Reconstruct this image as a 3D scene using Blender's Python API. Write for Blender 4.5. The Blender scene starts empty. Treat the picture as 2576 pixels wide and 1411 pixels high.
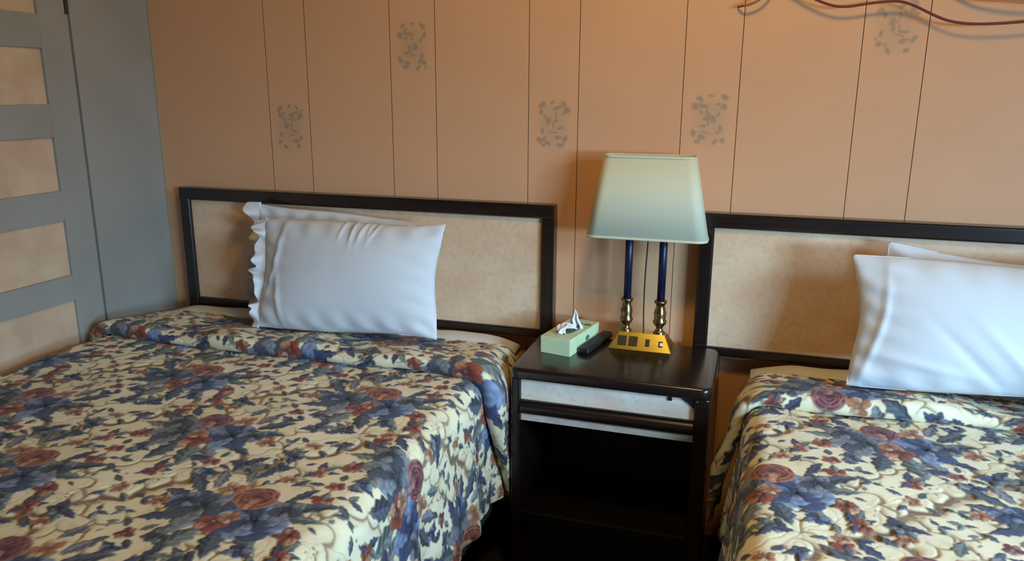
import bpy, bmesh, math, random
import numpy as np
from mathutils import Vector, Matrix

C = bpy.context.scene.collection
SC = bpy.context.scene
PI = math.pi

# ------------------------------------------------------------------ camera, light, exposure
CAM = (0.3108, -2.3506, 1.4187); YAW = 0.3033; PITCH = 0.2404; ROLL = 0.0049; FPX = 1923.17
cd = bpy.data.cameras.new('camera'); cam = bpy.data.objects.new('camera', cd); C.objects.link(cam)
fwd = Vector((-math.sin(YAW)*math.cos(PITCH), math.cos(YAW)*math.cos(PITCH), -math.sin(PITCH)))
rt = Vector((math.cos(YAW), math.sin(YAW), 0)); up = rt.cross(fwd)
r2 = rt*math.cos(ROLL)+up*math.sin(ROLL); u2 = -rt*math.sin(ROLL)+up*math.cos(ROLL)
cam.matrix_world = Matrix(((r2.x, u2.x, -fwd.x, CAM[0]), (r2.y, u2.y, -fwd.y, CAM[1]), (r2.z, u2.z, -fwd.z, CAM[2]), (0, 0, 0, 1)))
cd.sensor_width = 36; cd.sensor_fit = 'HORIZONTAL'; cd.lens = 36*FPX/2576; cd.clip_start = 0.05
SC.camera = cam

w = bpy.data.worlds.new('world'); SC.world = w; w.use_nodes = True
bg = w.node_tree.nodes['Background']
bg.inputs[0].default_value = (1.0, 0.72, 0.42, 1); bg.inputs[1].default_value = 0.03

def area(name, loc, target, sx, sy, power, col):
    l = bpy.data.lights.new(name, 'AREA'); l.shape = 'RECTANGLE'; l.size = sx; l.size_y = sy
    l.energy = power; l.color = col
    o = bpy.data.objects.new(name, l); C.objects.link(o); o.location = loc
    d = Vector(target)-Vector(loc); o.rotation_euler = d.to_track_quat('-Z', 'Y').to_euler()
    return o
area('window_daylight', (5.8, -6.3, 1.60), (-0.2, -0.3, 1.10), 3.2, 1.2, 1080, (0.37, 0.68, 1.0))   # sky seen through the window behind the camera
fill = area('side_fill_light', (2.75, -2.15, 1.85), (0.95, -1.30, 0.62), 0.7, 0.7, 20, (0.42, 0.71, 1.0)); fill.data.spread = math.radians(58)  # added narrow cool fill for beds and drawer front, no window modelled here
pl = bpy.data.lights.new('ceiling_lamp_light', 'POINT'); pl.energy = 42; pl.color = (1.0, 0.67, 0.22); pl.shadow_soft_size = 0.13
po = bpy.data.objects.new('ceiling_lamp_light', pl); C.objects.link(po); po.location = (0.25, -1.2, 2.40)

SC.view_settings.view_transform = 'Standard'; SC.view_settings.look = 'None'
SC.view_settings.gamma = 1; SC.view_settings.exposure = 0.0; SC.view_settings.use_curve_mapping = False

# ------------------------------------------------------------------ materials
def lin(c):
    return tuple(((v/255)/12.92 if v/255 <= .04045 else ((v/255+.055)/1.055)**2.4) for v in c)
def mat(name, rgb, rough=.6, metal=0.0, coat=0.0, noise=None, bump=None, spec=None):
    m = bpy.data.materials.new(name); m.use_nodes = True; nt = m.node_tree; b = nt.nodes['Principled BSDF']
    b.inputs['Base Color'].default_value = (*lin(rgb), 1); b.inputs['Roughness'].default_value = rough
    b.inputs['Metallic'].default_value = metal; b.inputs['Coat Weight'].default_value = coat
    b.inputs['Coat Roughness'].default_value = .15
    if spec is not None: b.inputs['Specular IOR Level'].default_value = spec
    tc = nt.nodes.new('ShaderNodeTexCoord')
    if noise:                                   # (rgb2, scale, detail, stretch)
        rgb2, sc_, det, st = noise
        mp = nt.nodes.new('ShaderNodeMapping'); mp.inputs['Scale'].default_value = st
        nz = nt.nodes.new('ShaderNodeTexNoise'); nz.inputs['Scale'].default_value = sc_; nz.inputs['Detail'].default_value = det
        rp = nt.nodes.new('ShaderNodeMapRange'); rp.inputs['From Min'].default_value = .35; rp.inputs['From Max'].default_value = .65
        mx = nt.nodes.new('ShaderNodeMix'); mx.data_type = 'RGBA'
        mx.inputs[6].default_value = (*lin(rgb), 1); mx.inputs[7].default_value = (*lin(rgb2), 1)
        nt.links.new(tc.outputs['Object'], mp.inputs[0]); nt.links.new(mp.outputs[0], nz.inputs['Vector'])
        nt.links.new(nz.outputs['Fac'], rp.inputs[0]); nt.links.new(rp.outputs[0], mx.inputs[0])
        nt.links.new(mx.outputs[2], b.inputs['Base Color'])
    if bump:                                    # (scale, strength, distance, stretch)
        mp = nt.nodes.new('ShaderNodeMapping'); mp.inputs['Scale'].default_value = bump[3]
        nz = nt.nodes.new('ShaderNodeTexNoise'); nz.inputs['Scale'].default_value = bump[0]; nz.inputs['Detail'].default_value = 3
        bp = nt.nodes.new('ShaderNodeBump'); bp.inputs['Strength'].default_value = bump[1]; bp.inputs['Distance'].default_value = bump[2]
        nt.links.new(tc.outputs['Object'], mp.inputs[0]); nt.links.new(mp.outputs[0], nz.inputs['Vector'])
        nt.links.new(nz.outputs['Fac'], bp.inputs['Height']); nt.links.new(bp.outputs[0], b.inputs['Normal'])
    return m
def overlay(m, rgb, scale, lo, hi, fac):
    """second speckle layer over whatever drives the base colour"""
    nt = m.node_tree; b = nt.nodes['Principled BSDF']; src = b.inputs['Base Color'].links[0].from_socket
    tc = [n for n in nt.nodes if n.type == 'TEX_COORD'][0]
    nz = nt.nodes.new('ShaderNodeTexNoise'); nz.inputs['Scale'].default_value = scale; nz.inputs['Detail'].default_value = 4
    rp = nt.nodes.new('ShaderNodeMapRange'); rp.inputs['From Min'].default_value = lo; rp.inputs['From Max'].default_value = hi
    rp.inputs['To Max'].default_value = fac
    mx = nt.nodes.new('ShaderNodeMix'); mx.data_type = 'RGBA'; mx.inputs[7].default_value = (*lin(rgb), 1)
    nt.links.new(tc.outputs['Object'], nz.inputs['Vector']); nt.links.new(nz.outputs['Fac'], rp.inputs[0])
    nt.links.new(rp.outputs[0], mx.inputs[0]); nt.links.new(src, mx.inputs[6]); nt.links.new(mx.outputs[2], b.inputs['Base Color'])

M = {}
M['dark_wood'] = mat('dark_wood', (34, 21, 17), .30, coat=.35, noise=((20, 13, 11), 9, 5, (1, 14, 14)))
M['dark_wood_top'] = mat('dark_wood_top', (34, 20, 18), .27, coat=.35, noise=((24, 15, 13), 8, 5, (1, 16, 16)))
M['black_wood'] = mat('black_wood', (19, 14, 13), .45, noise=((12, 9, 9), 9, 4, (1, 1, 10)))
M['laminate'] = mat('marbled_laminate', (234, 200, 166), .5, noise=((224, 184, 148), 9, 6, (1, 1, 1)), bump=(220, .25, .001, (1, 1, 1)))
overlay(M['laminate'], (222, 172, 140), 5.5, .5, .7, .45)
overlay(M['laminate'], (176, 156, 128), 60, .48, .72, .34)
M['drawer_laminate'] = mat('drawer_laminate', (230, 212, 194), .45, noise=((214, 192, 172), 10, 5, (1, 1, 1)))
overlay(M['drawer_laminate'], (228, 178, 165), 8, .53, .66, .5)
overlay(M['drawer_laminate'], (165, 160, 155), 70, .53, .7, .35)
M['door_paint'] = mat('blue_grey_paint', (158, 154, 145), .55, noise=((150, 147, 139), 4, 3, (1, 1, 1)), bump=(60, .15, .001, (1, 1, .2)))
M['door_paper'] = mat('door_paper', (212, 184, 152), .7, noise=((198, 164, 132), 12, 6, (1, 1, 1)))
overlay(M['door_paper'], (215, 165, 145), 5, .5, .68, .5)
M['gap'] = mat('dark_gap', (62, 58, 42), .8)
M['groove'] = mat('groove_paint', (128, 84, 58), .8)
M['wall_plain'] = mat('wall_plain_paint', (205, 168, 140), .7)
M['bead'] = mat('corner_bead', (168, 150, 120), .6)
M['carpet'] = mat('dark_carpet', (30, 26, 24), .95, noise=((20, 17, 16), 60, 4, (1, 1, 1)), bump=(400, .6, .004, (1, 1, 1)))
M['sheet'] = mat('white_sheet', (226, 222, 214), .8, bump=(30, .25, .004, (1, 1, 1)))
M['pillow'] = mat('white_pillowcase', (216, 217, 220), .75, bump=(12, .35, .008, (1, 1, 1.5)))
M['boxspring'] = mat('box_spring_cloth', (70, 64, 60), .9, noise=((58, 53, 50), 30, 3, (1, 1, 1)))
M['shade'] = mat('cream_lamp_shade', (214, 210, 180), .7, bump=(300, .15, .0006, (1, 1, 1)))
M['brass'] = mat('polished_brass', (232, 214, 122), .24, 1.0, noise=((214, 194, 104), 6, 2, (1, 1, 1)))
M['old_brass'] = mat('aged_brass', (178, 150, 104), .28, 1.0, noise=((140, 116, 82), 40, 2, (1, 1, 1)))
M['navy'] = mat('navy_enamel', (12, 20, 54), .42, coat=.1)
M['black_plastic'] = mat('black_plastic', (24, 23, 26), .42)
M['grey_rubber'] = mat('grey_rubber', (58, 58, 64), .6)
M['socket'] = mat('brown_socket', (46, 30, 18), .5)
M['white_plastic'] = mat('white_plastic', (225, 222, 214), .4)
M['tissue'] = mat('tissue_paper', (238, 238, 244), .85)
M['carton'] = mat('pale_green_carton', (212, 224, 178), .5, noise=((204, 218, 172), 25, 3, (1, 1, 1)))
M['carton_print'] = mat('green_print', (84, 98, 76), .6, noise=((140, 150, 110), 60, 3, (1, 1, 1)))
M['red_cable'] = mat('red_brown_cable', (112, 50, 36), .5)
M['pale_cable'] = mat('pale_cable', (190, 168, 128), .5)
M['tan_cable'] = mat('tan_cable', (150, 104, 66), .5)

# ------------------------------------------------------------------ helpers
def obj(name, bm, m, parent=None, smooth=False, loc=None):
    me = bpy.data.meshes.new(name); bm.to_mesh(me); bm.free()
    o = bpy.data.objects.new(name, me); C.objects.link(o)
    ms = m if isinstance(m, (list, tuple)) else [m]
    for x in ms: me.materials.append(M[x] if isinstance(x, str) else x)
    if smooth: me.polygons.foreach_set('use_smooth', [True]*len(me.polygons))
    if parent: o.parent = parent
    if loc: o.location = loc
    return o
def tag(o, label, cat, group=None):
    o['label'] = label; o['category'] = cat
    if group: o['group'] = group
    return o
def thing(name, label, cat, loc, group=None):
    o = bpy.data.objects.new(name, None); C.objects.link(o); o.location = loc; o.empty_display_size = .1
    return tag(o, label, cat, group)
def struct(o): o['kind'] = 'structure'; return o
def bx(bm, x0, x1, y0, y1, z0, z1, bev=0.0, seg=2):
    t = bmesh.new(); bmesh.ops.create_cube(t, size=1)
    for v in t.verts:
        v.co = Vector(((x0+x1)/2+v.co.x*(x1-x0), (y0+y1)/2+v.co.y*(y1-y0), (z0+z1)/2+v.co.z*(z1-z0)))
    if bev: bmesh.ops.bevel(t, geom=list(t.edges), offset=bev, segments=seg, profile=.6, affect='EDGES')
    me = bpy.data.meshes.new('t'); t.to_mesh(me); t.free(); bm.from_mesh(me); bpy.data.meshes.remove(me); return bm
def box(x0, x1, y0, y1, z0, z1, bev=0.0, seg=2): return bx(bmesh.new(), x0, x1, y0, y1, z0, z1, bev, seg)
def prism(bm, pts, axis, a0, a1):
    """extrude a 2D outline; axis 'x': pts=(y,z), 'y': pts=(x,z), 'z': pts=(x,y)"""
    f = {'x': lambda p, a: (a, p[0], p[1]), 'y': lambda p, a: (p[0], a, p[1]), 'z': lambda p, a: (p[0], p[1], a)}[axis]
    A = [bm.verts.new(f(p, a0)) for p in pts]; B = [bm.verts.new(f(p, a1)) for p in pts]; n = len(pts)
    bm.faces.new(A[::-1]); bm.faces.new(B)
    for i in range(n): bm.faces.new((A[i], A[(i+1) % n], B[(i+1) % n], B[i]))
    bmesh.ops.recalc_face_normals(bm, faces=bm.faces); return bm
def lathe(prof, n=28):
    bm = bmesh.new(); rows = []
    for r, z in prof: rows.append([bm.verts.new((r*math.cos(2*PI*k/n), r*math.sin(2*PI*k/n), z)) for k in range(n)])
    for a, b in zip(rows, rows[1:]):
        for k in range(n): bm.faces.new((a[k], a[(k+1) % n], b[(k+1) % n], b[k]))
    bm.faces.new(rows[0][::-1]); bm.faces.new(rows[-1]); return bm
def tube(bm, pts, r, n=10, sub=6):
    P = [Vector(p) for p in pts]; Q = []
    for i in range(len(P)-1):
        a, b, c, d = P[max(i-1, 0)], P[i], P[i+1], P[min(i+2, len(P)-1)]
        for k in range(sub):
            t = k/sub
            Q.append(.5*((2*b)+(c-a)*t+(2*a-5*b+4*c-d)*t*t+(3*b-a-3*c+d)*t**3))
    Q.append(P[-1]); rows = []
    for i, q in enumerate(Q):
        d = (Q[min(i+1, len(Q)-1)]-Q[max(i-1, 0)]).normalized()
        s = d.cross(Vector((0, 1, .01))).normalized(); t = d.cross(s)
        rows.append([bm.verts.new(q+r*(s*math.cos(2*PI*k/n)+t*math.sin(2*PI*k/n))) for k in range(n)])
    for a, b in zip(rows, rows[1:]):
        for k in range(n): bm.faces.new((a[k], b[k], b[(k+1) % n], a[(k+1) % n]))
    bm.faces.new(rows[0]); bm.faces.new(rows[-1][::-1])
    bmesh.ops.recalc_face_normals(bm, faces=bm.faces); return bm
def grid_obj(name, P, m, parent=None, col=None, smooth=True, closed_u=False, flip=False):
    """P: (nv, nu, 3) array of points -> quad grid object; col: (nv, nu, 3) linear surface colour of the print"""
    nv, nu, _ = P.shape; me = bpy.data.meshes.new(name)
    idx = np.arange(nv*nu).reshape(nv, nu)
    if closed_u: idx = np.concatenate([idx, idx[:, :1]], 1)
    q = np.stack([idx[:-1, :-1], idx[:-1, 1:], idx[1:, 1:], idx[1:, :-1]], -1).reshape(-1, 4)
    if flip: q = q[:, ::-1]
    me.vertices.add(nv*nu); me.vertices.foreach_set('co', P.astype(np.float32).ravel())
    me.loops.add(q.size); me.loops.foreach_set('vertex_index', q.astype(np.int32).ravel())
    me.polygons.add(len(q)); me.polygons.foreach_set('loop_start', np.arange(0, q.size, 4, dtype=np.int32))
    me.polygons.foreach_set('loop_total', np.full(len(q), 4, np.int32))
    me.update(calc_edges=True); me.validate()
    if smooth: me.polygons.foreach_set('use_smooth', np.ones(len(q), bool))
    if col is not None:
        a = me.color_attributes.new('print', 'FLOAT_COLOR', 'POINT')
        c = np.ones((nv*nu, 4), np.float32); c[:, :3] = col.reshape(-1, 3); a.data.foreach_set('color', c.ravel())
    me.materials.append(M[m] if isinstance(m, str) else m)
    o = bpy.data.objects.new(name, me); C.objects.link(o)
    if parent: o.parent = parent
    return o

# ------------------------------------------------------------------ floral print (a 0.56 m repeat drawn shape by shape)
T = 0.56; N = 640; rng = np.random.RandomState(7)
def L3(c): return np.array(lin(c))
cream = L3((240, 226, 188)); cream2 = L3((212, 190, 146)); tan = L3((134, 106, 78)); tan2 = L3((98, 74, 54))
img = np.zeros((N, N, 3)); img[:] = cream; hgt = np.full((N, N), .55)
ax = (np.arange(N)+.5)/N*T; GX, GY = np.meshgrid(ax, ax)
def wav(a, b, s): return sum(np.sin(2*PI*(i*GX+j*GY)/T+p)*k for i, j, p, k in s)
WX = wav(0, 0, [(3, 2, .3, .0016), (5, -4, 1.7, .0012), (9, 7, 2.2, .0008), (-13, 11, .9, .0005)])
WY = wav(0, 0, [(2, -3, 1.3, .0016), (-4, 5, .4, .0012), (8, 9, 3.1, .0008), (12, -12, 2.0, .0005)])
mott = wav(0, 0, [(6, 5, .3, .5), (11, -7, 1.1, .5), (-17, 9, 2.4, .35), (21, 23, .2, .3)])
img[:] = cream*(1-.12*np.clip(mott, 0, 1)[..., None])+cream2*(.12*np.clip(mott, 0, 1)[..., None])
def local(cx, cy, R, ang):
    """wrapped window around (cx,cy); returns index arrays and coordinates turned by ang"""
    i0 = int((cx-R)/T*N); j0 = int((cy-R)/T*N); n = int(2*R/T*N)+3
    ii = np.arange(i0, i0+n); jj = np.arange(j0, j0+n)
    I, J = np.meshgrid(ii, jj); x = (I+.5)/N*T-cx; y = (J+.5)/N*T-cy; I = I % N; J = J % N
    x = x+WX[J, I]; y = y+WY[J, I]
    c, s = math.cos(ang), math.sin(ang); return J, I, x*c+y*s, -x*s+y*c
cov = np.zeros((N, N))
def blend(J, I, mask, colr, h=None):
    cov[J, I] = np.maximum(cov[J, I], mask)
    img[J, I] = img[J, I]*(1-mask[..., None])+colr*mask[..., None]
    if h is not None: hgt[J, I] = hgt[J, I]*(1-mask)+h*mask
AA = .0011
def petal(cx, cy, ang, ln, wd, dark, light, outline=None, curl=0.0):
    """a petal rooted at (cx,cy): dark at the root, light toward a ruffled tip"""
    J, I, u, v = local(cx+math.cos(ang)*ln/2, cy+math.sin(ang)*ln/2, max(ln, wd)*.75, ang)
    v = v-curl*((u/ln)**2)*ln
    t = np.clip(u/ln+.5, 0, 1); half = wd/2*np.sqrt(np.clip(np.sin(PI*np.clip(t, .0, 1)**1.35), 0, 1))
    half = half*(1+.10*np.sin(t*17+ang*3))
    d = half-np.abs(v); d = np.where((u/ln+.5 < 0) | (u/ln+.5 > 1), -1, d)
    m = np.clip(d/AA, 0, 1); edge = np.clip(1-d/.0032, 0, 1)
    sh = np.clip(t*1.15-.12+.22*np.sin(v/wd*14+ang)*t, 0, 1)[..., None]
    colr = dark*(1-sh)+light*sh
    o = (dark*.62 if outline is None else outline)
    colr = colr*(1-.7*edge[..., None])+o*.7*edge[..., None]
    blend(J, I, m, colr, .75-.55*edge)
def leaf(cx, cy, ang, ln, wd, dark, light, curl=0.0):
    J, I, u, v = local(cx+math.cos(ang)*ln/2, cy+math.sin(ang)*ln/2, ln*.75, ang)
    v = v-curl*(u/ln)*(u/ln)*ln; t = np.clip(u/ln+.5, 0, 1)
    half = wd/2*np.sin(PI*t**.8)*(1+.16*np.sin(t*24)); d = half-np.abs(v)
    d = np.where((u/ln+.5 < 0) | (u/ln+.5 > 1), -1, d); m = np.clip(d/AA, 0, 1)
    vein = np.exp(-(v/.0012)**2); side = (v > 0).astype(float)
    sh = np.clip(.25+.5*side+.25*np.sin(t*30+np.abs(v)/wd*18), 0, 1)[..., None]
    colr = dark*(1-sh)+light*sh; colr = colr*(1-.6*vein[..., None])+light*1.25*.6*vein[..., None]
    edge = np.clip(1-d/.0026, 0, 1); colr = colr*(1-.6*edge[..., None])+dark*.55*.6*edge[..., None]
    blend(J, I, m, np.clip(colr, 0, 1), .7-.5*edge)
def dot(cx, cy, r, c, c2=None):
    J, I, u, v = local(cx, cy, r*1.6, 0); d = r-np.hypot(u, v); m = np.clip(d/AA, 0, 1)
    cc = c if c2 is None else c*(1-np.clip(d/r, 0, 1)[..., None])+c2*np.clip(d/r, 0, 1)[..., None]
    blend(J, I, m, cc)
def flower(cx, cy, R, cols, n=7, rings=3, a0=0.0, squash=.85):
    dark, mid, light = cols
    for k in range(rings):
        rr = R*(1-.30*k); m_ = n-k
        for q in range(m_):
            a = a0+2*PI*(q+.5*k)/m_+rng.uniform(-.15, .15)
            petal(cx+math.cos(a)*R*.10, cy+math.sin(a)*R*.10*squash, a, rr*rng.uniform(.88, 1.05), rr*.85,
                  dark if k else dark*.9, light if (q+k) % 2 else mid)
    dot(cx, cy, R*.13, dark*.7, mid)
def rose(cx, cy, R, cols, a0=0.0):
    dark, mid, light = cols
    for k, (rr, n) in enumerate(((1.0, 6), (.78, 5), (.55, 4), (.36, 3))):
        for q in range(n):
            a = a0+2*PI*q/n+k*.6
            px, py = cx+math.cos(a)*R*rr*.45, cy+math.sin(a)*R*rr*.38
            J, I, u, v = local(px, py, R*rr*.7, a)
            d = 1-np.sqrt((u/(R*rr*.42))**2+(v/(R*rr*.56))**2); m = np.clip(d*R*rr*.42/AA, 0, 1)
            rim = np.clip(1-d/.30, 0, 1)*(u > 0)
            colr = (dark*.8+mid*.2)*(1-rim[..., None])+light*rim[..., None]
            colr = colr*(1-.35*(q % 2))+mid*.35*(q % 2)
            e = np.clip(1-d/.10, 0, 1)[..., None]; colr = colr*(1-.5*e)+dark*.5*.5*e
            blend(J, I, m, colr, .8-.4*e[..., 0])
    dot(cx, cy, R*.12, dark*.6)
blue = (L3((26, 31, 50)), L3((66, 77, 112)), L3((134, 148, 178)))
steel = (L3((30, 34, 44)), L3((76, 83, 96)), L3((138, 142, 148)))
rust = (L3((92, 36, 28)), L3((158, 78, 54)), L3((206, 146, 112)))
wine = (L3((78, 26, 34)), L3((132, 60, 64)), L3((190, 140, 132)))
peach = (L3((130, 76, 50)), L3((186, 126, 90)), L3((222, 186, 150)))
Ld, Ll = L3((30, 32, 42)), L3((92, 98, 106)); Gd, Gl = L3((52, 60, 60)), L3((134, 140, 132)); Nd, Nl = L3((32, 32, 54)), L3((78, 78, 106))

# scalloped brown ribbons along both diagonals: the rim of a row of overlapping lobes
S = (GX-GY)/math.sqrt(2); Q = (GX+GY)/math.sqrt(2); P_ = T/math.sqrt(2)
def lobes(s, q, n, rho, off, big=0.0):
    """signed distance to a lobed edge; q is the distance across, s runs along"""
    s = s+P_*20+WX*3; lam = P_/n; q = (q+P_*20.5+WY*3) % P_-P_/2
    d = q-0.0
    for k in range(-1, n+1):
        c = (k+off)*lam; ds = (s-c+P_/2+P_*10) % P_-P_/2; rr_ = rho*(1+big*(.5-(k % 2)))
        d = np.minimum(d, np.hypot(ds, q-.10*rho)-rr_)
    return d
def band(d, w0, a, c1, c2, h):
    m = np.clip((w0-np.abs(d))/.0016, 0, 1)*a; core = np.clip((w0*.4-np.abs(d+.001))/.0016, 0, 1)*a*.7
    img[:] = img*(1-m[..., None])+c1*m[..., None]; img[:] = img*(1-core[..., None])+c2*core[..., None]
    hgt[:] = hgt*(1-m)+h*m
def rim(d, w0, a):        # soft darker wash just outside and inside an edge
    m = np.exp(-(d/w0)**2)*a; img[:] = img*(1-m[..., None])+cream2*.86*m[..., None]
for s, q, n, rho, off, big in ((S, Q-P_/2, 6, .040, .3, .35), (Q, S-P_/2, 6, .038, .1, .35)):
    d = lobes(s, q, n, rho, off, big); rim(d, .016, .55)
    hgt[:] = hgt*(1-np.exp(-(d/.012)**2))+.12*np.exp(-(d/.012)**2)
    band(d+.024, .0016, .55, tan, tan2, .2); band(d, .0078, .92, tan, tan2, .08)
for s, q, n, rho, off in ((S, Q-P_*.27, 7, .030, .6), (Q, S-P_*.20, 7, .030, .2), (S, Q-P_*.78, 8, .028, .1), (Q, S-P_*.76, 7, .030, .7)):
    d = lobes(s, q, n, rho, off); rim(d, .010, .45); band(d, .0034, .75, tan, tan2, .18)

def bouquet(cx, cy, mir=1, var=0):
    X = lambda x: cx+mir*x
    A = lambda a: a if mir > 0 else PI-a
    lv = [(-.10, .035, 2.5, .10, .036, 0), (-.085, .055, 1.95, .085, .032, 3), (-.11, .010, 2.95, .080, .030, 0),
          (.10, .020, .45, .105, .032, 0), (.11, -.005, .02, .085, .032, 1), (.085, .050, 1.0, .070, .026, 2),
          (.020, -.085, -1.25, .090, .046, 0), (-.020, -.080, -1.9, .100, .052, 1), (-.050, -.075, -2.3, .085, .036, 3), (.06, -.080, -.6, .080, .032, 1),
          (-.095, -.055, -2.8, .080, .030, 2), (-.04, .095, 1.9, .06, .024, 1), (.12, -.035, -.4, .065, .026, 0), (.055, .10, .9, .05, .022, 0)]
    for (x, y, a, l, wd, kind) in lv:
        d_, l_ = ((Ld, Ll), (Gd, Gl), (Nd, Nl), (L3((64, 62, 72)), L3((150, 146, 152))))[kind]; leaf(X(x), cy+y, A(a), l, wd, d_, l_, .15*mir)
    big = (blue, steel)[var]; big2 = (steel, blue)[var]; rs = (rust, wine)[var]
    flower(X(-.068), cy-.020, .066, big2, 7, 4, .3); flower(X(.058), cy-.034, .070, big, 8, 4, .8)
    flower(X(.100), cy+.018, .036, steel, 6, 2, 1.8); flower(X(-.118), cy-.005, .034, big, 6, 2, 2.2)
    flower(X(-.006), cy-.062, .036, rust, 5, 2, .2); flower(X(.012), cy-.036, .022, peach, 5, 1, 1.2)
    rose(X(.016), cy+.040, .052, rs, .4)
    for q_ in range(5): petal(X(.016)+mir*.012*q_-.024*mir, cy+.022+.004*q_, A(-.5-.55*q_), .034, .020, rs[0], rs[2])
    flower(X(-.052), cy+.060, .030, peach, 5, 2, .9)
    for (x, y, r, c, n) in [(.145, .075, .023, rust, 5), (-.165, -.018, .022, peach, 5), (.152, -.062, .024, rust, 5), (-.075, -.128, .021, steel, 5),
                            (.095, -.122, .020, blue, 5), (-.148, .098, .019, blue, 5), (.035, .128, .020, peach, 5)]:
        for q_ in range(2): leaf(X(x), cy+y, x*40+q_*2.2, .036, .017, *((Ld, Ll), (Nd, Nl))[q_])
        flower(X(x), cy+y, r, c, n, 2, x*30)
for cx, cy, mir, var in ((.14, .14, 1, 0), (.42, .42, -1, 1)): bouquet(cx, cy, mir, var)
# (coverage map lets the small fillers find the bare cream)
# loose sprigs, berries and little leaves on the cream between the bouquets
for cx, cy, a0 in ((.14, .42, .5), (.42, .14, 2.0), (.28, .27, 1.2), (.0, .01, 3.4), (.275, .52, 4.4), (.53, .28, .9)):
    flower(cx, cy, .020, (rust, wine, peach)[int(a0*10) % 3], 5, 2, a0)
    for k in range(4):
        a = a0+k*PI/2+.5; leaf(cx+.024*math.cos(a), cy+.024*math.sin(a), a, .036, .017, *((Ld, Ll), (Nd, Nl), (Gd, Gl))[k % 3])
    for k in range(9):
        a = a0+rng.uniform(-.6, .6); r = rng.uniform(.055, .085)
        dot(cx+r*math.cos(a), cy+r*math.sin(a), rng.uniform(.0022, .0042), L3((96, 74, 70)), L3((170, 130, 112)))
kinds = ((Ld, Ll), (Gd, Gl), (Nd, Nl)); fr = random.Random(11)
def room_at(x, y, r):
    n = max(2, int(r/T*N)); i = int(x/T*N); j = int(y/T*N); I, J = np.meshgrid(np.arange(i-n, i+n) % N, np.arange(j-n, j+n) % N); return cov[J, I].mean()
for r_t, lim_, tries in ((.034, .05, 170), (.026, .07, 210), (.018, .07, 150)):
    for _ in range(tries):
        x, y = fr.uniform(0, T), fr.uniform(0, T)
        if room_at(x, y, r_t) > lim_: continue
        a = fr.uniform(0, 2*PI)
        if r_t > .03:
            for k in range(3): leaf(x, y, a+.9+k*.75, fr.uniform(.042, .055), .021, *kinds[k], .2)
            flower(x+.010*math.cos(a), y+.010*math.sin(a), .023, fr.choice((rust, peach, steel, blue, steel)), 5, 2, a)
            leaf(x, y, a-1.2, .040, .018, *kinds[2])
        elif r_t > .02:
            if fr.random() < .30: flower(x, y, .018, fr.choice((rust, peach, steel, steel)), 5, 2, a)
            leaf(x, y, a+1.5, .036, .017, *fr.choice(kinds)); leaf(x, y, a+2.6, .032, .015, *fr.choice(kinds)); leaf(x, y, a-1.6, .026, .013, *fr.choice(kinds))
        else:
            if fr.random() < .35:
                for q in range(6): dot(x+fr.uniform(-.012, .012), y+fr.uniform(-.012, .012), fr.uniform(.002, .0036), L3((104, 84, 80)), L3((160, 130, 116)))
            else: leaf(x-.010*math.cos(a), y-.010*math.sin(a), a, fr.uniform(.020, .028), .012, *fr.choice(kinds))
img = np.clip(img*(1+.05*mott[..., None]), 0, 1)
for _ in range(2):
    img = (img*2+np.roll(img, 1, 0)+np.roll(img, -1, 0)+np.roll(img, 1, 1)+np.roll(img, -1, 1))/6
for _ in range(5):
    hgt = (hgt+np.roll(hgt, 1, 0)+np.roll(hgt, -1, 0)+np.roll(hgt, 1, 1)+np.roll(hgt, -1, 1))/5
def sample(a, u, v):
    fx = (u/T*N-.5); fy = (v/T*N-.5); i = np.floor(fx).astype(int); j = np.floor(fy).astype(int); tx = fx-i; ty = fy-j
    if a.ndim == 3: tx = tx[..., None]; ty = ty[..., None]
    i0, i1, j0, j1 = i % N, (i+1) % N, j % N, (j+1) % N
    return (a[j0, i0]*(1-tx)+a[j0, i1]*tx)*(1-ty)+(a[j1, i0]*(1-tx)+a[j1, i1]*tx)*ty

m = bpy.data.materials.new('floral_quilt'); m.use_nodes = True; nt = m.node_tree; b = nt.nodes['Principled BSDF']
at = nt.nodes.new('ShaderNodeAttribute'); at.attribute_name = 'print'
tc = nt.nodes.new('ShaderNodeTexCoord'); nz = nt.nodes.new('ShaderNodeTexNoise'); nz.inputs['Scale'].default_value = 260; nz.inputs['Detail'].default_value = 3
rp = nt.nodes.new('ShaderNodeMapRange'); rp.inputs['To Min'].default_value = .86; rp.inputs['To Max'].default_value = 1.1
mx = nt.nodes.new('ShaderNodeMix'); mx.data_type = 'RGBA'; mx.blend_type = 'MULTIPLY'; mx.inputs[0].default_value = 1
bp = nt.nodes.new('ShaderNodeBump'); bp.inputs['Strength'].default_value = .25; bp.inputs['Distance'].default_value = .001
nt.links.new(tc.outputs['Object'], nz.inputs['Vector']); nt.links.new(nz.outputs['Fac'], rp.inputs[0]); nt.links.new(rp.outputs[0], mx.inputs[7])
nt.links.new(at.outputs['Color'], mx.inputs[6]); nt.links.new(mx.outputs[2], b.inputs['Base Color'])
nt.links.new(nz.outputs['Fac'], bp.inputs['Height']); nt.links.new(bp.outputs[0], b.inputs['Normal'])
b.inputs['Roughness'].default_value = .72; b.inputs['Sheen Weight'].default_value = .1
M['quilt'] = m

# ------------------------------------------------------------------ room
XL = -1.787; ZC = 2.55; XR = 5.4
P0, PP, NW = -1.3132, .47, .1582
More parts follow.
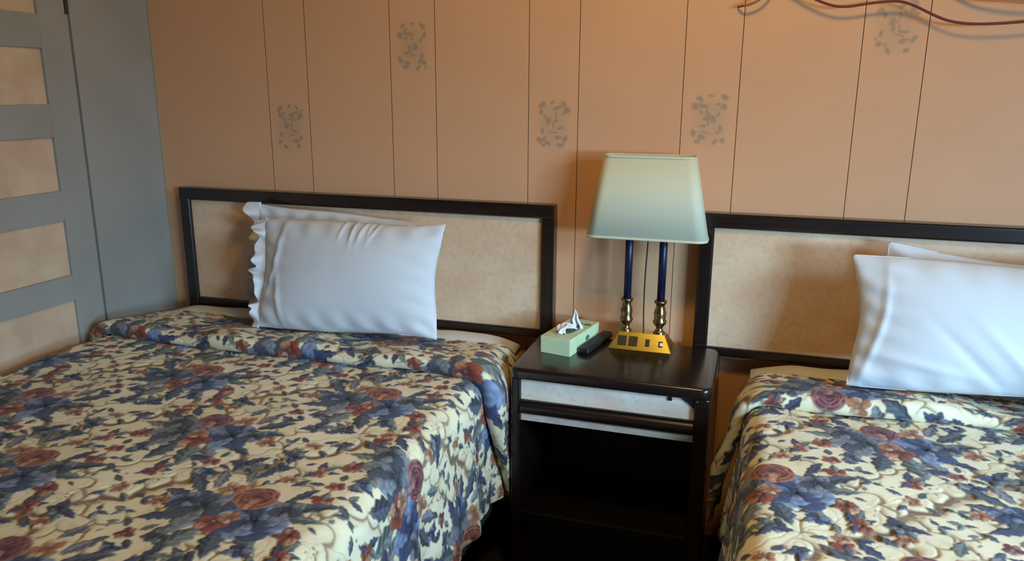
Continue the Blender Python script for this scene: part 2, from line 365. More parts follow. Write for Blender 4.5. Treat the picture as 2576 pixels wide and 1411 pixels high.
# back wall of vertical planks; the narrow ones carry painted sprigs
wm = bpy.data.materials.new('peach_plank_paint'); wm.use_nodes = True; nt = wm.node_tree; b = nt.nodes['Principled BSDF']
at = nt.nodes.new('ShaderNodeAttribute'); at.attribute_name = 'print'; tc = nt.nodes.new('ShaderNodeTexCoord')
nz = nt.nodes.new('ShaderNodeTexNoise'); nz.inputs['Scale'].default_value = 5; nz.inputs['Detail'].default_value = 5
rp = nt.nodes.new('ShaderNodeMapRange'); rp.inputs['To Min'].default_value = .95; rp.inputs['To Max'].default_value = 1.05
mx = nt.nodes.new('ShaderNodeMix'); mx.data_type = 'RGBA'; mx.blend_type = 'MULTIPLY'; mx.inputs[0].default_value = 1
nt.links.new(tc.outputs['Object'], nz.inputs['Vector']); nt.links.new(nz.outputs['Fac'], rp.inputs[0]); nt.links.new(rp.outputs[0], mx.inputs[7])
nt.links.new(at.outputs['Color'], mx.inputs[6]); nt.links.new(mx.outputs[2], b.inputs['Base Color']); b.inputs['Roughness'].default_value = .6
WALL = L3((219, 163, 121)); STN = L3((132, 130, 118)); STN2 = L3((150, 128, 98))
sprigs = {0: 1.300, 1: 1.560, 2: 1.325, 3: 1.343, 4: 1.600}      # plank -> height of the sprig's middle
sh = random.Random(3)
def sprig_shapes(k):
    r = random.Random(20+k); L = []
    mir = 1 if k % 2 == 0 else -1
    base = [(-.038, .062, .9, .020, .009), (-.042, .040, 2.2, .016, .008), (-.026, .022, 1.9, .014, .006), (-.012, .006, 1.3, .022, .011),
            (.012, .045, .2, .026, .007), (.040, .040, .9, .020, .012), (.006, .028, 1.6, .020, .004), (.004, -.004, 1.5, .022, .004),
            (.020, -.014, .1, .020, .006), (-.034, -.022, 1.5, .016, .007), (-.042, -.052, .3, .014, .009), (-.018, -.062, 2.4, .018, .007),
            (.018, -.044, .1, .018, .009), (.042, -.040, 1.1, .020, .008), (.006, -.030, .0, .030, .003), (.030, -.062, .5, .014, .007),
            (.030, .066, 2.6, .016, .006), (-.004, .068, .4, .014, .005)]
    for x, z, a, l, wd in base: L.append((mir*x+r.uniform(-.004, .004), z+r.uniform(-.005, .005), a*mir+r.uniform(-.3, .3), l*.85, wd*1.15))
    for _ in range(16):
        x, z = r.choice(((-.036, .05), (.036, .045), (0, .0), (-.034, -.05), (.03, -.05), (.01, .02)))
        L.append((mir*x+r.uniform(-.014, .014), z+r.uniform(-.018, .018), r.uniform(0, 3), r.uniform(.006, .013), r.uniform(.004, .008)))
    return L
verts_done = []
wall = bpy.data.objects.new('wall_back', None)
me_parts = []
edges_x = [XL]
for k in range(0, 15):
    for x in (P0+PP*k, P0+PP*k+NW):
        if x < XR: edges_x.append(x)
edges_x.append(XR)
bmw = bmesh.new(); cl = bmw.loops.layers.float_color.new('tmp')
allP = []; allF = []; allC = []; base = 0
def patch(X, Z, colf, y=0.0):
    global base
    XX, ZZ = np.meshgrid(X, Z); n = XX.size; idx = (np.arange(n)+base).reshape(XX.shape)
    allP.append(np.stack([XX, np.full_like(XX, y), ZZ], -1).reshape(-1, 3)); allC.append(colf(XX, ZZ).reshape(-1, 3))
    allF.append(np.stack([idx[:-1, :-1], idx[:-1, 1:], idx[1:, 1:], idx[1:, :-1]], -1).reshape(-1, 4)); base += n
plain = lambda XX, ZZ: np.broadcast_to(WALL, XX.shape+(3,))
GR = .0009
for i, (a, c) in enumerate(zip(edges_x, edges_x[1:])):
    a_ = a+(GR if i else 0); c_ = c-GR; k = (i-1)//2
    sp = sprigs.get(k) if i % 2 == 1 else None
    if sp is None: patch(np.array([a_, c_]), np.array([0, ZC]), plain)
    else:
        xc = (a+c)/2; shp = sprig_shapes(k)
        def cf(XX, ZZ):
            mk = np.zeros(XX.shape)
            for (sx, sz, an, l, wd) in shp:
                u = (XX-xc-sx)*math.cos(an)+(ZZ-sp-sz)*math.sin(an); v = -(XX-xc-sx)*math.sin(an)+(ZZ-sp-sz)*math.cos(an)
                mk = np.maximum(mk, np.clip(1.3-1.3*np.sqrt((u/l)**2+(v/wd)**2), 0, .72))
            halo = np.exp(-(((XX-xc)/.05)**2+((ZZ-sp)/.07)**2)**2)*.22
            mk = np.maximum(mk, halo)[..., None]; t = (.5+.5*np.sin((XX-xc)*90+ZZ*70))[..., None]
            return WALL*(1-mk)+(STN*t+STN2*(1-t))*mk
        patch(np.array([a_, c_]), np.array([0, sp-.09]), plain); patch(np.array([a_, c_]), np.array([sp+.09, ZC]), plain)
        patch(np.linspace(a_, c_, 62), np.linspace(sp-.09, sp+.09, 72), cf)
    for (xa, xb, ya, yb) in ((c_, c_+.0004, 0, .004), ):   # plank edge turning into the groove
        pass
nf_paint = sum(len(f) for f in allF)
patch(np.array([XL, XR]), np.array([0, ZC]), plain, y=.004)      # recessed backing seen in the grooves
P = np.concatenate(allP); F = np.concatenate(allF); CC = np.concatenate(allC)
me = bpy.data.meshes.new('wall_back'); me.from_pydata(P.tolist(), [], F.tolist()); me.update()
ca = me.color_attributes.new('print', 'FLOAT_COLOR', 'POINT'); c4 = np.ones((len(P), 4), np.float32); c4[:, :3] = CC; ca.data.foreach_set('color', c4.ravel())
me.materials.append(wm); me.materials.append(M['groove'])
mi = np.zeros(len(F), np.int32); mi[nf_paint:] = 1; me.polygons.foreach_set('material_index', mi)
bmw.free(); bpy.data.objects.remove(wall)
wall = bpy.data.objects.new('wall_back', me); C.objects.link(wall); struct(wall)
core = obj('trim_1', box(XL-.1, XR, .004, .10, -.05, ZC), 'groove'); struct(core)      # wall thickness behind the planks

# left wall (blue grey), with its panelled door
struct(obj('wall_left', bx(box(XL-.10, XL, -.341, .0, 0, ZC), XL-.10, XL, -4.3, -1.25, 0, ZC), 'door_paint'))
struct(obj('trim_2', box(XL, XL+.005, -.006, 0, 0, ZC, .001), 'bead'))
struct(obj('trim_3', bx(bx(box(XL-.10, XL-.03, -1.25, -.343, 0, ZC), XL-.03, XL-.001, -.354, -.343, 1.655, ZC), XL-.03, XL-.001, -1.25, -1.22, 0, ZC), 'gap'))
door = bpy.data.objects.new('door_1', None); C.objects.link(door); door.location = (XL, -.35, 0); struct(door)
zb = [(.10, .29), (.35, .495), (.575, .750), (.834, 1.013), (1.109, 1.277), (1.378, 1.545), (1.645, 1.815), (1.91, 2.08)]
bm = bmesh.new(); D0, D1 = -1.215, -.3505; Y0, Y1 = -1.10, -.458; yo = .35; XD = 0.0
def dbx(y0, y1, z0, z1, b_=.0025): bx(bm, -.028, XD, y0+yo, y1+yo, z0, z1, b_)
dbx(D0, Y0+.001, .01, 1.65); dbx(Y1, D1, .01, 1.653); dbx(D0, Y0+.001, 1.651, 2.2); dbx(Y1, D1-.008, 1.651, 2.2)
zs = [.01]+[z for p in zb for z in p]+[2.2]
for a, c in zip(zs[::2], zs[1::2]): dbx(Y0, Y1, a, c)
obj('door_frame', bm, 'door_paint', door)
for a, c in zb:
    obj('door_panel', box(-.026, -.011, Y0+yo-.004, Y1+yo+.004, a-.004, c+.004, .002), 'door_paper', door)
WX0, WX1, WZ0, WZ1, WY = 3.15, 4.85, .78, 1.60, -4.3
bm = box(XL-.1, WX0, WY-.12, WY, 0, ZC); bx(bm, WX1, XR, WY-.12, WY, 0, ZC); bx(bm, WX0, WX1, WY-.12, WY, 0, WZ0); bx(bm, WX0, WX1, WY-.12, WY, WZ1, ZC)
struct(obj('wall_front', bm, 'wall_plain'))
bm = bmesh.new()
for a_, c_, e_, f_ in ((WX0, WX0+.04, WZ0, WZ1), (WX1-.04, WX1, WZ0, WZ1), (WX0+.04, WX1-.04, WZ0, WZ0+.04), (WX0+.04, WX1-.04, WZ1-.04, WZ1)):
    bx(bm, a_, c_, WY-.09, WY-.03, e_, f_, .003)
struct(obj('window_1', bm, 'white_plastic'))
struct(obj('floor', box(XL-.1, XR, -4.42, .10, -.06, 0), 'carpet'))
# ------------------------------------------------------------------ headboards
def headboard(name, x0, x1, label, fold_corner=False):
    t = thing(name, label, 'headboard', ((x0+x1)/2, 0, 0)); h = (x1-x0)/2; zt, zi = 1.079, 1.035; st = .042
    bm = bmesh.new()
    bx(bm, -h, h, -.052, -.004, zi, zt, .007, 3)
    bx(bm, -h, -h+st, -.050, -.004, .02, zi+.004, .006, 3); bx(bm, h-st, h, -.050, -.004, .02, zi+.004, .006, 3)
    bx(bm, -h+st-.002, h-st+.002, -.046, -.006, .640, .668, .004, 2)
    obj('frame', bm, 'dark_wood', t)
    obj('panel', box(-h+st-.003, h-st+.003, -.036, -.012, .66, zi+.004), 'laminate', t)
    return t
headboard('headboard', -1.691, -.272, 'dark framed headboard with tan marbled panel behind bed nearest the blue-grey door')
headboard('headboard', .174, 1.60, 'dark framed headboard with tan marbled panel to the right of the lamp')

# ------------------------------------------------------------------ beds
ZM = .622
def bed(x0, x1, label):
    t = thing('bed', label, 'bed', ((x0+x1)/2, 0, 0), 'double motel beds'); h = (x1-x0)/2; ya, yb = -1.98, -.06
    obj('box_spring', box(-h+.01, h-.01, ya+.01, yb-.005, .16, .37, .02, 3), 'boxspring', t)
    obj('mattress', box(-h+.006, h-.006, ya, yb, .37, ZM-.004, .050, 5), 'sheet', t, True)
    bm = bmesh.new(); n = 60; rows = []
    for k in range(n+1):
        x = -h+.010+(2*h-.02)*k/n; e = math.sin(min(1, min(k, n-k)/6)*PI/2); dz = .003*math.sin(x*13)+.002*math.sin(x*31); dy = .004*math.sin(x*9+1)
        rows.append([bm.verts.new((x, y_, z_-.016*(1-e))) for y_, z_ in ((-.175+dy, .612), (-.176+dy, .628+.008*e), (-.165+dy, .634+.012*e+dz), (-.140, .638+.012*e+dz), (-.085, .638+.011*e+dz), (-.066, .632+.008*e), (-.062, .612))])
    for a, b_ in zip(rows, rows[1:]):
        for k in range(6): bm.faces.new((a[k], a[k+1], b_[k+1], b_[k]))
        bm.faces.new((a[6], a[0], b_[0], b_[6]))
    bm.faces.new(rows[0]); bm.faces.new(rows[-1][::-1]); bmesh.ops.recalc_face_normals(bm, faces=bm.faces)
    obj('folded_sheet', bm, 'sheet', t, True)
    for sx in (-1, 1):
        for y in (ya+.08, yb-.08):
            bm = lathe([(.022, 0), (.026, .01), (.026, .03), (.03, .16)], 16)
            obj('leg', bm, 'black_wood', t, True, (sx*(h-.09), y, 0))
    return t
LB = (-1.742, -.365); RB = (.338, 1.70)
bed(*LB, 'double bed nearest the blue-grey panelled door, white sheet showing at head')
bed(*RB, 'double bed to the right of the dark nightstand, white sheet showing at head')

def smooth(a, b, x):
    t = np.clip((x-a)/(b-a), 0, 1); return t*t*(3-2*t)
def drape(W, Y, H, xa, xb, dropa, dropb, fl=(0, 0), pleat=(0, 0), seed=0, z0=ZM+.006):
    """W: arc position across the bed (0 = left hem), Y: position along, H: offset off the bed; returns points"""
    r = .055; arc = r*PI/2; top = (xb-xa)-2*r
    s0, s1, s2, s3 = dropa, dropa+arc, dropa+arc+top, dropa+2*arc+top
    x = np.zeros_like(W); z = np.zeros_like(W); nx = np.zeros_like(W); nzv = np.ones_like(W); d = np.zeros_like(W)
    k = W < s0; d = np.where(k, s0-W, d); x = np.where(k, xa, x); z = np.where(k, z0-r-(s0-W), z); nx = np.where(k, -1, nx); nzv = np.where(k, 0, nzv)
    k = (W >= s0) & (W < s1); a = (W-s0)/r; x = np.where(k, xa+r-r*np.cos(a), x); z = np.where(k, z0-r+r*np.sin(a), z); nx = np.where(k, -np.cos(a), nx); nzv = np.where(k, np.sin(a), nzv)
    k = (W >= s1) & (W < s2); x = np.where(k, xa+r+(W-s1), x); z = np.where(k, z0, z)
    k = (W >= s2) & (W < s3); a = (W-s2)/r; x = np.where(k, xb-r+r*np.sin(a), x); z = np.where(k, z0-r+r*np.cos(a), z); nx = np.where(k, np.sin(a), nx); nzv = np.where(k, np.cos(a), nzv)
    k = W >= s3; d = np.where(k, W-s3, d); x = np.where(k, xb, x); z = np.where(k, z0-r-(W-s3), z); nx = np.where(k, 1, nx); nzv = np.where(k, 0, nzv)
    side = np.sign(nx)*(d > 0); f = np.where(side < 0, fl[0], fl[1]); pa = np.where(side < 0, pleat[0], pleat[1])
    wv = .55*np.sin(Y*31+seed)+.35*np.sin(Y*53+1.7*seed+d*2)+.25*np.sin(Y*17+.6*seed)
    off = f*d+pa*smooth(0, .34, d)*(wv+.55)
    x = x+nx*(H+.002)+side*off; z = z+nzv*(H+.002)
    roll = .0035*np.sin(x*11+seed)*np.sin(Y*9+seed*.7)+.0015*np.sin(x*23+Y*17+seed)
    z = z+np.clip(nzv, 0, 1)*(roll+.007)
    return x, z, nx, nzv, d
def yarr(y0, y1, ynear, st=.0026, st2=.007):
    a = np.arange(y0, ynear, -st); b_ = np.arange(ynear, y1, -st2); return np.concatenate([a, b_, [y1]])
def spread(name, label, xa, xb, dropa, dropb, fl, pleat, ou, ov, yf, seed, foldpleat, shear, lim=None):
    Ltot = dropa+dropb+PI*.055+(xb-xa-.11); W1 = np.arange(0, Ltot, .0026)
    if seed == 2: W1 = np.concatenate([np.arange(0, dropa+1.15, .0026), np.arange(dropa+1.15, Ltot, .01)])
    Y1 = yarr(yf+.07, -2.02, -1.42)
    W, Y = np.meshgrid(W1, Y1)
    h = (sample(hgt, W+ou, Y+ov)-.45)*.0095
    x, z, nx, nzv, d = drape(W, Y, h, xa, xb, dropa, dropb, fl, pleat, seed)
    pts = np.stack([x, Y, z], -1)
    # sink a soft valley where the folded part lies
    main = grid_obj(name, pts, 'quilt', None, sample(img, W+ou, Y+ov), flip=True)
    tag(main, label, 'bedspread', 'floral quilted bedspreads')
    # turned-down doubled part
    yb_ = -.165; prof = []
    prof += [(yf+.075, -.001), (yf+.04, .000), (yf+.016, .001)]
    R = .0215
    for k in range(1, 13):
        a = -PI/2-PI*k/12; prof.append((yf+R*math.cos(a)*.9+.006, R+.001+R*math.sin(a)))
    prof += [(yf+.05, .043), (yf+.10, .036), (yf+.16, .027), (yb_-.05, .018), (yb_-.016, .014), (yb_, .007), (yb_+.004, .001)]
    pr = np.array(prof); seg = np.hypot(*np.diff(pr, axis=0).T); al = np.concatenate([[0], np.cumsum(seg)])
    V1 = np.arange(0, al[-1], .0026); yy = np.interp(V1, al, pr[:, 0]); hh = np.interp(V1, al, pr[:, 1])
    W, V = np.meshgrid(W1, V1); YY = np.broadcast_to(yy[:, None], W.shape); HH = np.broadcast_to(hh[:, None], W.shape)
    frac = np.clip((yb_-YY)/(yb_-yf), 0, 1)
    h = (sample(hgt, W+ou+.11, ov-V+.2)-.45)*.0095
    hh2 = HH*(1+.16*np.sin(W*9+seed)+.12*np.sin(W*21+2*seed))
    x, z, nx, nzv, d = drape(W, YY, hh2+h*np.clip(HH/.012, 0, 1), xa, xb, dropa, dropb, (.105, .08), foldpleat, seed+4)
    wob = .010*np.sin(W*6+seed)+.005*np.sin(W*15+1)
    y = YY+frac*(np.minimum(d, .5)*shear)+wob*frac
    y = np.minimum(y, -.085)
    if lim is not None:
        near = smooth(-.47, -.42, y)*(d > 0)
        if lim[0] == 'max': x = np.where(near > 0, np.minimum(x, lim[1]+(1-near)*.05), x)
        else: x = np.where(near > 0, np.maximum(x, lim[1]-(1-near)*.05), x)
    grid_obj('turned_down_fold', np.stack([x, y, z], -1), 'quilt', main, sample(img, W+ou+.11, ov-V+.2))
    return main
#    pattern offsets put a bouquet where the photograph has one
spread('bedspread', 'floral quilted bedspread on bed nearest the blue-grey door, side hanging by nightstand', LB[0]+.022, LB[1], .06, .325,
       (0, .05), (0, .016), .04, .82, -.462, 1, (0, .028), .28, ('max', -.306))
spread('bedspread', 'floral quilted bedspread on bed to the right of the nightstand, cut off by frame edge', RB[0], RB[1], .325, .325,
       (.06, .05), (.014, .016), .30, .95, -.395, 2, (.045, .028), .10, ('min', .262))

# ------------------------------------------------------------------ pillows
def pillow(label, x, y, z, wd, ht, th, lean, tilt=0., yaw=0., seed=0, hem=0, folds=()):
    nu, nv = 150, 100; u = np.linspace(-1, 1, nu); v = np.linspace(-1, 1, nv); U, V = np.meshgrid(u, v)
    r_ = np.random.RandomState(seed); ph = r_.uniform(0, 6, 12)
    X = U*wd/2*(1-.045*(1-V**2)**.8); Z = V*ht/2*(1-.050*(1-U**2)**.8)
    Z = Z+.006*np.sin(U*3+ph[0])*(V); X = X+.005*np.sin(V*4+ph[1])*U
    prof = np.clip((1-np.abs(U)**2.6), 0, 1)**.62*np.clip((1-np.abs(V)**2.6), 0, 1)**.62
    Tt = th/2*prof
    edge = np.clip(1-prof, 0, 1)
    wr = .0035*np.sin(U*23+V*5+ph[2])*smooth(.5, 1, np.abs(V))*smooth(1., .85, np.abs(V))
    wr = wr+.0035*np.sin(V*19+U*6+ph[3])*smooth(.55, 1, np.abs(U))*smooth(1., .88, np.abs(U))
    wr = wr+.004*np.sin(U*3.1+ph[4])*np.sin(V*2.7+ph[5])*prof
    for (fu, fv, fa, fl_, fw, fh) in folds:
        du = (U-fu)*wd/2; dv = (V-fv)*ht/2; p = du*math.cos(fa)+dv*math.sin(fa); q = -du*math.sin(fa)+dv*math.cos(fa)
        wr = wr+fh*np.exp(-(p/fl_)**2-(q/fw)**2)
    F_ = np.stack([X, -Tt-wr, Z], -1); B_ = np.stack([X, Tt*.8+wr*.3, Z], -1)
    # front and back share their rim: walk the grid around as one closed surface
    P = np.concatenate([F_, B_[::-1]], 0); P = np.concatenate([P, P[:1]], 0)
    o = grid_obj('pillow', P, 'pillow')
    bm = bmesh.new(); bm.from_mesh(o.data); bmesh.ops.remove_doubles(bm, verts=bm.verts, dist=.00015); bmesh.ops.recalc_face_normals(bm, faces=bm.faces)
    bm.to_mesh(o.data); bm.free(); o.data.polygons.foreach_set('use_smooth', np.ones(len(o.data.polygons), bool))
    if hem:
        sgn = hem; s = np.linspace(-1, 1, 130); r = np.linspace(0, 1, 16); S_, R_ = np.meshgrid(s, r); sh_ = []
        for lay in (-1, 1):
            ext = .026+.006*np.sin(S_*4+ph[6]+lay)+.034*np.exp(-((S_-.88)/.13)**2)+.036*np.exp(-((S_+.08+.06*lay)/.09)**2)+.014*np.exp(-((S_-.42)/.07)**2)+.012*np.exp(-((S_+.62)/.09)**2)+.003*np.sin(S_*23+ph[7])
            xx = sgn*(wd/2*(1-.045*(1-S_**2)**.8)-.006+R_*ext)
            yy = lay*(.003+.020*R_*(1-S_**2)**.5)+R_*(.012*np.sin(S_*13+ph[8]+lay)+.007*np.sin(S_*29+ph[9]))
            zz = S_*ht/2*(1-.02*R_)+R_*.010*np.sin(S_*9+ph[10])
            sh_.append(np.stack([xx, yy, zz], -1))
        P = np.concatenate([sh_[0][::-1], sh_[1]], 0)
        hm = grid_obj('pillowcase_hem', P, 'pillow', o); md = hm.modifiers.new('thick', 'SOLIDIFY'); md.thickness = .002; md.offset = 0
    o.rotation_euler = (-lean, tilt, yaw); o.location = (x, y, z)
    tag(o, label, 'pillow'); return o
pillow('plump white pillow leaning in front on bed nearest the blue-grey door', -.885, -.268, .853, .635, .362, .150, .30, -.030, 0, 1, -1,
       ((-.02, .86, 1.5, .035, .006, .006), (.10, .84, 1.6, .045, .006, .007), (.20, .84, 1.45, .04, .006, .006), (.27, .86, 1.7, .03, .005, .005), (.33, .84, 1.3, .035, .006, .006),
        (-.78, .3, 1.3, .12, .012, .006), (-.7, -.5, 1.8, .10, .012, .005)))
pillow('flatter white pillow behind the front one on bed nearest the blue-grey door', -1.03, -.128, .848, .58, .375, .085, .13, .055, 0, 5, -1)
pillow('plump white pillow leaning in front on bed right of the nightstand', .930, -.280, .858, .70, .336, .16, .26, -.012, 0, 3, 0,
       ((-.2, -.55, -.75, .12, .014, -.006), (.05, -.5, -.8, .12, .015, .006), (-.55, -.6, -.2, .1, .012, .005), (-.86, -.1, 1.4, .14, .010, .006)))
pillow('flatter white pillow mostly hidden behind the front one on the right bed', 0.990, -.128, .846, .66, .322, .085, .12, .075, 0, 8, 0)

# ------------------------------------------------------------------ nightstand
NX0, NX1, NY0, NY1, NZ = -.300, .250, -.405, -.056, .668
t = thing('nightstand', 'dark wooden nightstand with pale marbled drawer front between the two beds', 'nightstand', (0, 0, 0))
def rr(x0, x1, y0, y1, r, n=8):
    pts = []
    for cx, cy, a in ((x1-r, y1-r, 0), (x0+r, y1-r, 1), (x0+r, y0+r, 2), (x1-r, y0+r, 3)):
        for k in range(n+1): th = PI/2*(a+k/n); pts.append((cx+r*math.cos(th), cy+r*math.sin(th)))
    return pts
bm = prism(bmesh.new(), rr(NX0-.004, NX1+.004, NY0-.008, NY1, .030), 'z', NZ-.034, NZ)
bmesh.ops.bevel(bm, geom=[e for e in bm.edges if abs(e.verts[0].co.z-e.verts[1].co.z) < 1e-5], offset=.010, segments=4, profile=.5, affect='EDGES')
o = obj('top', bm, 'dark_wood_top', t, True)
for xa, xb in ((NX0, NX0+.026), (NX1-.040, NX1)):
    obj('side_panel', box(xa, xb, NY0, NY1-.002, .0, NZ-.033, .006, 3), 'dark_wood', t)
obj('back_panel', box(NX0+.026, NX1-.040, NY1-.016, NY1-.004, .06, NZ-.034), 'black_wood', t)
obj('shelf', box(NX0+.026, NX1-.040, NY0+.012, NY1-.016, .185, .215, .004), 'black_wood', t)
obj('plinth', box(NX0+.026, NX1-.040, NY0+.035, NY0+.055, .0, .185), 'black_wood', t)
dr = obj('drawer', bx(box(NX0+.027, NX1-.041, NY0+.012, NY0+.028, .506, .641), NX0+.035, NX1-.05, NY0+.028, NY1-.05, .52, .60), 'drawer_laminate', t)
bm = bmesh.new(); pts = []
for k in range(11): a = PI/2+PI*k/10; pts.append((NY0+.012+.017*math.cos(a), .547+.0195*math.sin(a)))
prism(bm, pts, 'x', NX0+.027, NX1-.041)
for zz in (.569, ): bx(bm, NX0+.027, NX1-.041, NY0+.004, NY0+.0125, zz-.0025, zz+.0025, .001)
obj('drawer_pull', bm, 'dark_wood', dr)
bm = prism(bmesh.new(), [(.2085, .637), (.172, .637), (.176, .630), (.196, .618), (.2085, .606)], 'y', NY0+.006, NY0+.014)
bx(bm, .138, .176, NY0+.0065, NY0+.0135, .6335, .6375, .001); bx(bm, .140, .150, NY0+.006, NY0+.014, .620, .637, .002)
obj('corner_bracket', bm, 'black_wood', dr)
bm = lathe([(.0028, 0), (.0028, .002), (.001, .003)], 12); bmesh.ops.rotate(bm, cent=(0, 0, 0), matrix=Matrix.Rotation(PI/2, 3, 'X'), verts=bm.verts)
obj('screw', bm, 'old_brass', t, True, (.216, NY0, .628))

# ------------------------------------------------------------------ table lamp
LXc, LYc = .027, -.116
t = thing('table_lamp', 'twin navy column lamp with brass outlet base and cream rectangular shade', 'lamp', (LXc, LYc, NZ))
def frustum(bm, ax_, ay_, bx_, by_, z0, z1, nseg=5, r0=.01, r1=.008):
    A = rr(-ax_, ax_, -ay_, ay_, r0, nseg); B = rr(-bx_, bx_, -by_, by_, r1, nseg)
    a = [bm.verts.new((x, y, z0)) for x, y in A]; b_ = [bm.verts.new((x, y, z1)) for x, y in B]; n = len(a)
    for i in range(n): bm.faces.new((a[i], a[(i+1) % n], b_[(i+1) % n], b_[i]))
    return a, b_
bm = bmesh.new(); a, b_ = frustum(bm, .094, .052, .094, .052, 0, .005, 3, .004, .004); bm.faces.new(a[::-1])
a2, b2 = frustum(bm, .093, .051, .070, .019, .005, .050, 3, .003, .003); bm.faces.new(b2)
bm.faces.new(b_)
obj('base', bm, 'brass', t)
def on_slope(x, s):      # point on the sloping front of the base, s from 0 (bottom) to 1 (top)
    return (x, -.051+.032*s, .005+.045*s)
ang = math.atan2(.032, .045)
def plate(name, x, s, w_, h_, m_, dth=.0025, parent=t):
    p = on_slope(x, s); bm = box(-w_/2, w_/2, -dth, .001, -h_/2, h_/2, .001)
    o = obj(name, bm, m_, parent, False, p); o.rotation_euler = (-ang, 0, 0); return o
for x in (-.055, -.022):
    o = plate('outlet', x, .50, .027, .030, 'socket')
    bm = bmesh.new()
    for dx, dz, ww, hh in ((-.005, .003, .0022, .008), (.005, .003, .0022, .008), (0, -.007, .004, .004)): bx(bm, dx-ww/2, dx+ww/2, -.0035, -.002, dz-hh/2, dz+hh/2)
    obj('outlet_slots', bm, 'black_plastic', o)
plate('switch', .021, .48, .013, .021, 'socket', .004)
o = plate('phone_jack', .060, .46, .013, .018, 'socket', .002); obj('jack_insert', box(-.002, .006, -.004, -.001, -.006, .004, .001), 'white_plastic', o)
for x in (-.050, .050):
    prof = [(.017, .048), (.0175, .052), (.014, .057), (.009, .064), (.011, .071), (.016, .077), (.020, .083), (.0205, .088), (.0165, .094), (.0175, .104),
            (.0185, .114), (.015, .124), (.013, .134), (.0135, .140), (.018, .145), (.019, .149), (.017, .152)]
    o = obj('candle_holder', lathe(prof, 28), 'old_brass', t, True, (x, .0, 0))
    obj('column', lathe([(.0118, .150), (.0118, .40)], 24), 'navy', t, True, (x, 0, 0))
bm = bmesh.new(); bx(bm, -.065, .065, -.006, .006, .40, .408, .002); bx(bm, -.004, .004, -.004, .004, .40, .555, .001); bx(bm, -.128, .128, -.002, .002, .545, .549)
obj('socket_bar', bm, 'old_brass', t)
obj('cord', tube(bmesh.new(), [(.002, .010, .050), (-.001, .012, .12), (-.001, .012, .22), (.003, .010, .33), (.004, .008, .41)], .0021), 'black_plastic', t, True)
bm = bmesh.new(); zb_, zt_ = .340, .580
frustum(bm, .175, .058, .130, .046, zb_, zt_, 6, .034, .026)
o = obj('lamp_shade', bm, 'shade', t, True); md = o.modifiers.new('thick', 'SOLIDIFY'); md.thickness = .0022; md.offset = -1
for (ax_, ay_, z_, r_) in ((.1765, .0592, zb_, .034), (.1305, .0473, zt_-.007, .026)):
    bm = bmesh.new(); frustum(bm, ax_, ay_, ax_-.0012, ay_-.0007, z_, z_+.007, 6, r_, r_)
    o2 = obj('shade_trim', bm, 'shade', o, True); md = o2.modifiers.new('thick', 'SOLIDIFY'); md.thickness = .0012

# ------------------------------------------------------------------ tissue box
bw, bl, bh = .096, .214, .052; th = math.radians(-12)
t = thing('tissue_box', 'pale green tissue box with white tissue pulled out on the nightstand', 'tissue box', (-.185, -.162, NZ+.0003)); t.rotation_euler = (0, 0, th)
obj('carton', box(-bw/2, bw/2, -bl/2, bl/2, 0, bh, .0015), 'carton', t)
bm = prism(bmesh.new(), [(.026*math.cos(2*PI*k/28), .070*math.sin(2*PI*k/28)) for k in range(28)], 'z', bh-.0004, bh+.0006)
obj('opening_print', bm, 'carton_print', t)
bm = prism(bmesh.new(), [(.014*math.cos(2*PI*k/20)+.018, .0085*math.sin(2*PI*k/20)+.026) for k in range(20)], 'x', bw/2-.0004, bw/2+.0007)
obj('printed_oval', bm, 'carton_print', t)
bm = prism(bmesh.new(), [(.012*math.cos(2*PI*k/20)+.030, .009*math.sin(2*PI*k/20)+.060) for k in range(20)], 'z', bh-.0003, bh+.0008)
obj('printed_oval', bm, 'carton_print', t)
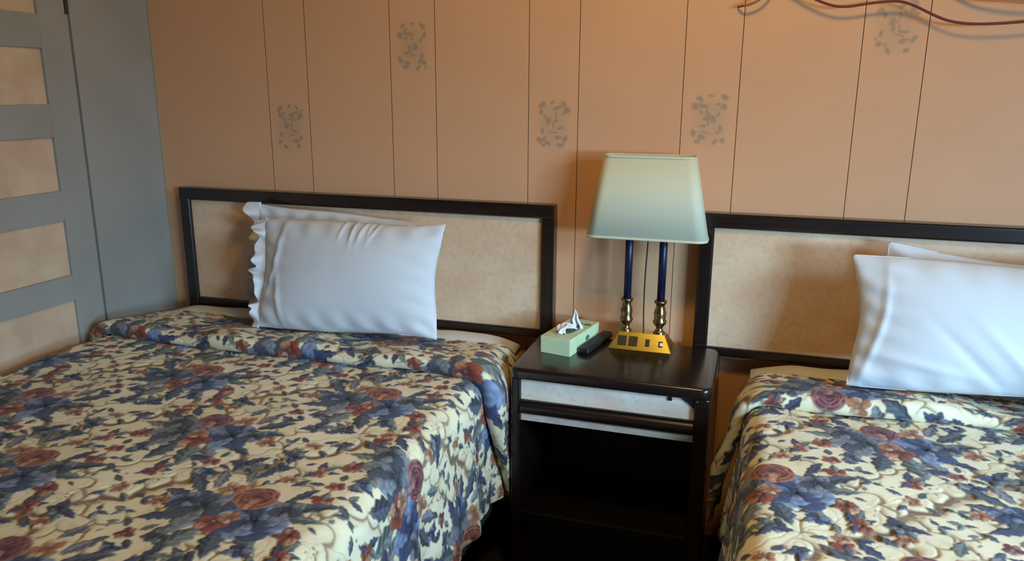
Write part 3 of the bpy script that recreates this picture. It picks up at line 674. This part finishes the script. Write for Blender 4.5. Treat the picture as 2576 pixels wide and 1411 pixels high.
# crumpled sheet: a lying loop toward the front and a standing peak behind
s = np.linspace(0, 1, 46); r = np.linspace(-1, 1, 30); S_, R_ = np.meshgrid(s, r)
xx = R_*(.024+.010*np.sin(S_*5))*(1-.3*S_)+.006*np.sin(S_*11+R_*3); yy = -.002-.072*S_+.006*np.sin(R_*5+S_*4)
zz = bh+.001+.020*np.sin(PI*S_)**.8*(1-.5*R_**2)+.005*np.abs(np.sin(R_*7+S_*6))
a_ = grid_obj('tissue', np.stack([xx, yy, zz], -1), 'tissue', t); md = a_.modifiers.new('thick', 'SOLIDIFY'); md.thickness = .0009
zz = bh-.004+.060*S_; wv_ = (1-S_)**.85
xx = .004+R_*.026*wv_+.004*np.sin(S_*9)*wv_; yy = .012+.010*np.sin(R_*6)*wv_+.012*(1-S_)+.008*S_
a_ = grid_obj('tissue', np.stack([xx, yy, zz], -1), 'tissue', t); md = a_.modifiers.new('thick', 'SOLIDIFY'); md.thickness = .0009

# ------------------------------------------------------------------ remote control
t = thing('remote_control', 'black remote control between tissue box and brass lamp base', 'remote control', (-.110, -.140, NZ+.0003)); t.rotation_euler = (0, 0, math.radians(-11.0))
obj('body', box(-.017, .017, -.100, .100, 0, .018, .006, 3), 'black_plastic', t, True)
bm0 = None
for j in range(9):
    for i in range(3):
        if bm0 is None:
            bm0 = obj('button', box(-.0036, .0036, -.0028, .0028, 0, .0022, .0008), 'grey_rubber', t); o = bm0
        else: o = bm0.copy(); C.objects.link(o); o.parent = t
        o.location = ((i-1)*.0095, -.076+j*.0160, .0175)

# ------------------------------------------------------------------ cables on the wall, top right
bm = tube(bmesh.new(), [(.36, -.050, 1.712), (.408, -.046, 1.680), (.448, -.044, 1.660), (.485, -.042, 1.648), (.520, -.040, 1.646), (.560, -.040, 1.651), (.600, -.042, 1.655), (.640, -.043, 1.655),
     (.675, -.044, 1.644), (.712, -.046, 1.625), (.755, -.046, 1.606), (.800, -.045, 1.597), (.850, -.044, 1.595), (.905, -.043, 1.597), (.99, -.040, 1.605), (1.12, -.035, 1.63), (1.30, -.03, 1.70), (1.42, -.012, 1.76)], .0034)
o = obj('cable', bm, 'red_cable', None, True); tag(o, 'reddish brown cable drooping in waves across wall at top right', 'cable')
bm = tube(bmesh.new(), [(.236, -.008, 1.655), (.250, -.030, 1.656), (.268, -.034, 1.659), (.290, -.036, 1.669), (.315, -.03, 1.69), (.33, -.008, 1.73)], .0034)
o = obj('cable', bm, 'tan_cable', None, True); tag(o, 'short tan cable end at top edge, left of the long brown cable', 'cable')
bm = tube(bmesh.new(), [(.66, -.012, 1.76), (.73, -.030, 1.706), (.79, -.040, 1.672), (.85, -.046, 1.658), (.92, -.050, 1.652), (1.0, -.050, 1.646), (1.12, -.045, 1.66), (1.28, -.012, 1.73)], .0048)
o = obj('cable', bm, 'pale_cable', None, True); tag(o, 'pale cable sagging above the brown cable at the top right corner', 'cable')
